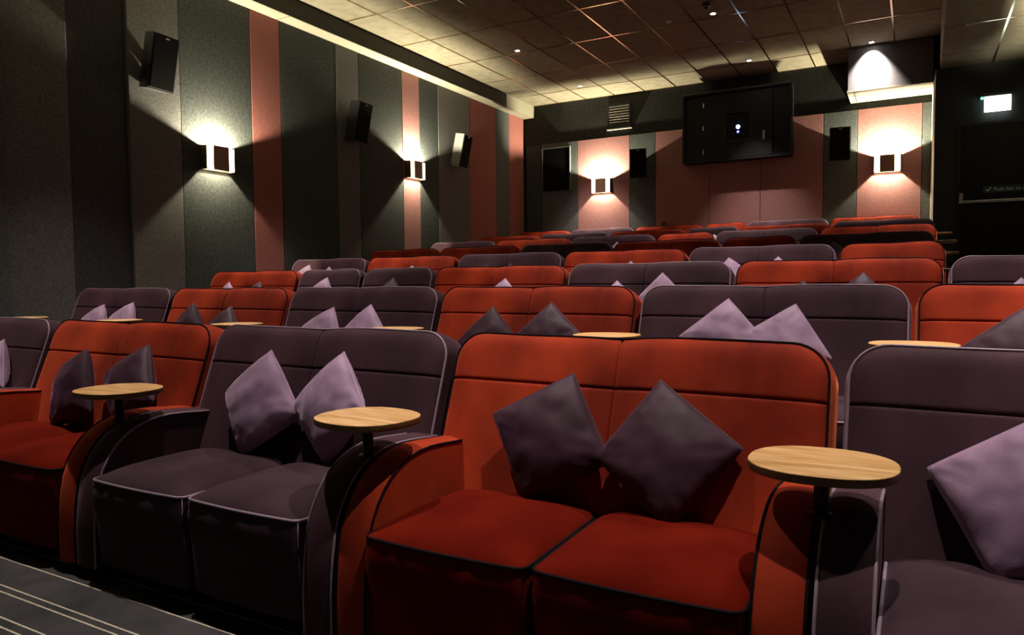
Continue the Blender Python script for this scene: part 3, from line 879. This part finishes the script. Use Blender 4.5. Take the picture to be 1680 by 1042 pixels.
for z in (.40, .0, -.42):
    m = MB(); m.lathe([(.010, -.04), (.010, .04)], 10, Matrix.Translation((-.55, D + .012, z))); m.box(-.565, -.55, D + .01, D + .014, z - .04, z + .04); m.build('hinge', STEEL, dr)
m = MB(); m.box(.465, .50, D + .004, D + .014, -.30, -.14, bev=.003); m.lathe([(.014, 0), (.014, .03)], 12, Matrix.Translation((.483, D + .004, -.26)) @ Matrix.Rotation(R(90), 4, 'X')); m.build('door_handle', STEEL, dr)
for dx, dz, r_, c, s in ((.045, -.03, .032, (.45, .72, 1.0), 30), (.045, -.115, .022, (.10, .12, 1.0), 6)):  # the smaller, bluer one is the lens reflection, made as a glowing disc
    Ml = Matrix.Translation((dx, D + .044, dz)) @ Matrix.Rotation(R(90), 4, 'X')
    m = MB(); m.lathe([(r_, 0), (r_ * .8, .008), (0, .012)], 20, Ml); m.build('projector_lens', mat('projector_beam', (0, 0, 0), .3, emis=c, es=s), dr, smooth=True)
tag(root, 'black projection booth front with small glowing window on the back wall', 'projection booth')

# ------------------------------------------------------------------ white box (boxed duct) with downlight on it
root = empty('duct_box', (-.40, YB, 3.23))
m = MB(); m.box(-.575, .576, -.80, 0.03, -.315, .343); m.build('casing', BOXP, root)
m = MB(); m.box(-.590, .578, -.808, .02, -.333, -.315); m.build('edge_moulding', BOXC, root)
m = MB(); m.box(-.56, .575, -.50, -.488, -.3365, -.332); m.box(-.50, -.488, -.80, .02, -.3365, -.332); m.build('panel_joint', BLKM, root)
tag(root, 'boxed duct under the ceiling at the right, lit by a downlight', 'duct box')

# ceiling sensors
root = empty('ceiling_camera', (-2.43, 9.62, ZC))
m = MB(); m.lathe([(.055, 0), (.055, -.03), (.045, -.045)], 24); m.build('housing', BLK, root, smooth=True, angle=40)
m = MB(); m.lathe([(.036, -.045), (.034, -.06), (.02, -.075), (0, -.08)], 24); m.build('dome', mat('dome_gloss', (.02, .02, .02), .1), root, smooth=True)
m = MB(); m.lathe([(.040, -.044), (.040, -.048), (.034, -.050)], 24); m.build('ring', STEEL, root, smooth=True)
tag(root, 'small black ceiling dome with a shiny ring at the top edge of the photo', 'ceiling sensor')
root = empty('smoke_detector', (-3.04, 10.01, ZC))
m = MB(); m.lathe([(.035, 0), (.035, -.008), (.012, -.02), (.012, -.03)], 20); m.build('body', STEEL, root, smooth=True, angle=40)
tag(root, 'tiny shiny sprinkler head on the dark ceiling tiles', 'sprinkler')

# ------------------------------------------------------------------ exit door, bar and sign
YD = 11.9
def text_mesh(name, s, size, mt, parent, loc, ext=.001):
    c = bpy.data.curves.new(name, 'FONT'); c.body = s; c.size = size; c.extrude = ext; c.align_x = 'LEFT'
    t = bpy.data.objects.new(name, c); COL.objects.link(t)
    dg = bpy.context.evaluated_depsgraph_get(); me = bpy.data.meshes.new_from_object(t.evaluated_get(dg))
    bpy.data.objects.remove(t); o = bpy.data.objects.new(name, me); me.materials.clear(); me.materials.append(mt)
    COL.objects.link(o); o.parent = parent; o.location = loc; o.rotation_euler = (R(90), 0, 0)
    return o
root = empty('door_1', (.47, YD, FLOORZ[6]))
zt = 2.11 - FLOORZ[6]
m = MB(); m.box(.04, 1.26, -.012, -.001, .01, zt - .04); dl = m.build('door_leaf', DOORM, root)
m = MB(); m.box(0, .04, -.03, -.001, 0, zt); m.box(1.26, 1.32, -.03, -.001, 0, zt); m.box(.04, 1.26, -.03, -.001, zt - .04, zt); m.build('door_frame', GREYP, root)
root['kind'] = 'structure'
root = empty('push_bar', (.53, YD - .013, 1.065))
m = MB(); m.box(-.025, .02, -.05, -.0005, -.03, .10, bev=.004); m.box(1.14, 1.18, -.05, -.0005, -.03, .10, bev=.004); m.build('bracket', STEEL, root)
m = MB(); m.tube([(0, -.06, -.02), (1.16, -.06, -.02)], .011, 12); m.box(-.03, 1.18, -.052, -.045, -.045, -.02); m.build('bar', STEEL, root, smooth=True, angle=40)
tag(root, 'steel push bar across the black exit door', 'push bar')
GREEN = mat('sign_green', (.0, .035, .017), .5)
SWH = mat('sign_lettering', (.55, .62, .58), .5)
root = empty('door_sign', (.78, YD - .013, 1.19))
m = MB(); m.box(0, .68, -.003, -.0005, -.035, .055); m.build('sign_plate', GREEN, root)
m = MB(); m.add([(.03, -.0045, .0), (.045, -.0045, .012), (.058, -.0045, -.004), (.088, -.0045, .042), (.10, -.0045, .036), (.062, -.0045, -.024)], [(0, 1, 2, 5), (2, 3, 4, 5)]); m.build('tick_mark', SWH, root, fix=False)
text_mesh('lettering', 'Push bar to open', .066, SWH, root, (.125, -.0035, -.014), .0005)
tag(root, 'green sign reading Push bar to open above the push bar', 'sign')
EXW = mat('exit_sign_panel', (.9, .95, .92), .4, emis=(.86, 1.0, .95), es=3.2)
EXG = mat('exit_sign_green', (.3, .75, .5), .4, emis=(.55, 1.0, .75), es=1.6)
EXL = mat('exit_sign_lamp', (.1, .8, .4), .4, emis=(.1, 1.0, .45), es=5)
root = empty('exit_sign', (.92, YD, 2.34))
m = MB(); m.box(-.20, .16, -.10, -.001, .10, .14, bev=.004); m.build('housing', BLK, root)
m = MB(); m.box(-.15, .155, -.062, -.054, -.105, .10, bev=.002); pn = m.build('sign_panel', EXW, root)
# pale running figure, arrow and door outline
m = MB(); y = -.0628
def poly(pts): m.add([(a, y, b) for a, b in pts], [tuple(range(len(pts)))])
poly([(.06, -.07), (.10, -.07), (.10, .06), (.06, .06)])
poly([(-.02, .03), (.0, .05), (.02, .03), (.0, .01)])
poly([(-.03, .005), (.015, .01), (.02, -.02), (-.01, -.025)])
poly([(-.01, -.025), (.02, -.02), (.04, -.065), (.025, -.07)]); poly([(-.02, -.02), (.0, -.03), (-.04, -.06), (-.05, -.05)])
poly([(-.12, -.01), (-.09, .03), (-.09, .005), (-.06, .005), (-.06, -.025), (-.09, -.025), (-.09, -.05)])
m.build('pictogram', EXG, pn, fix=False)
m = MB(); m.lathe([(.0, -.02), (.016, -.01), (.02, 0), (.016, .01), (0, .02)], 14, Matrix.Translation((-.175, -.07, .085))); m.build('indicator_lamp', EXL, root, smooth=True)
tag(root, 'lit white and green exit sign over the door at the right', 'exit sign')
add_light('AREA', 'sign_light', root, (0, -.075, 0), 1.2, (.85, 1, .95), (R(90), 0, 0), size=.28)

# ------------------------------------------------------------------ world and view
w = bpy.data.worlds.new('world'); bpy.context.scene.world = w; w.use_nodes = True
w.node_tree.nodes['Background'].inputs[0].default_value = (.5, .5, .55, 1)
w.node_tree.nodes['Background'].inputs[1].default_value = 0.0
sc = bpy.context.scene
sc.view_settings.view_transform = 'Standard'; sc.view_settings.look = 'None'
sc.view_settings.exposure = 0.0; sc.view_settings.gamma = 1.0
sc.view_settings.use_curve_mapping = False
sc.cycles.max_bounces = 6; sc.cycles.diffuse_bounces = 4
sc.cycles.sample_clamp_indirect = 4.0
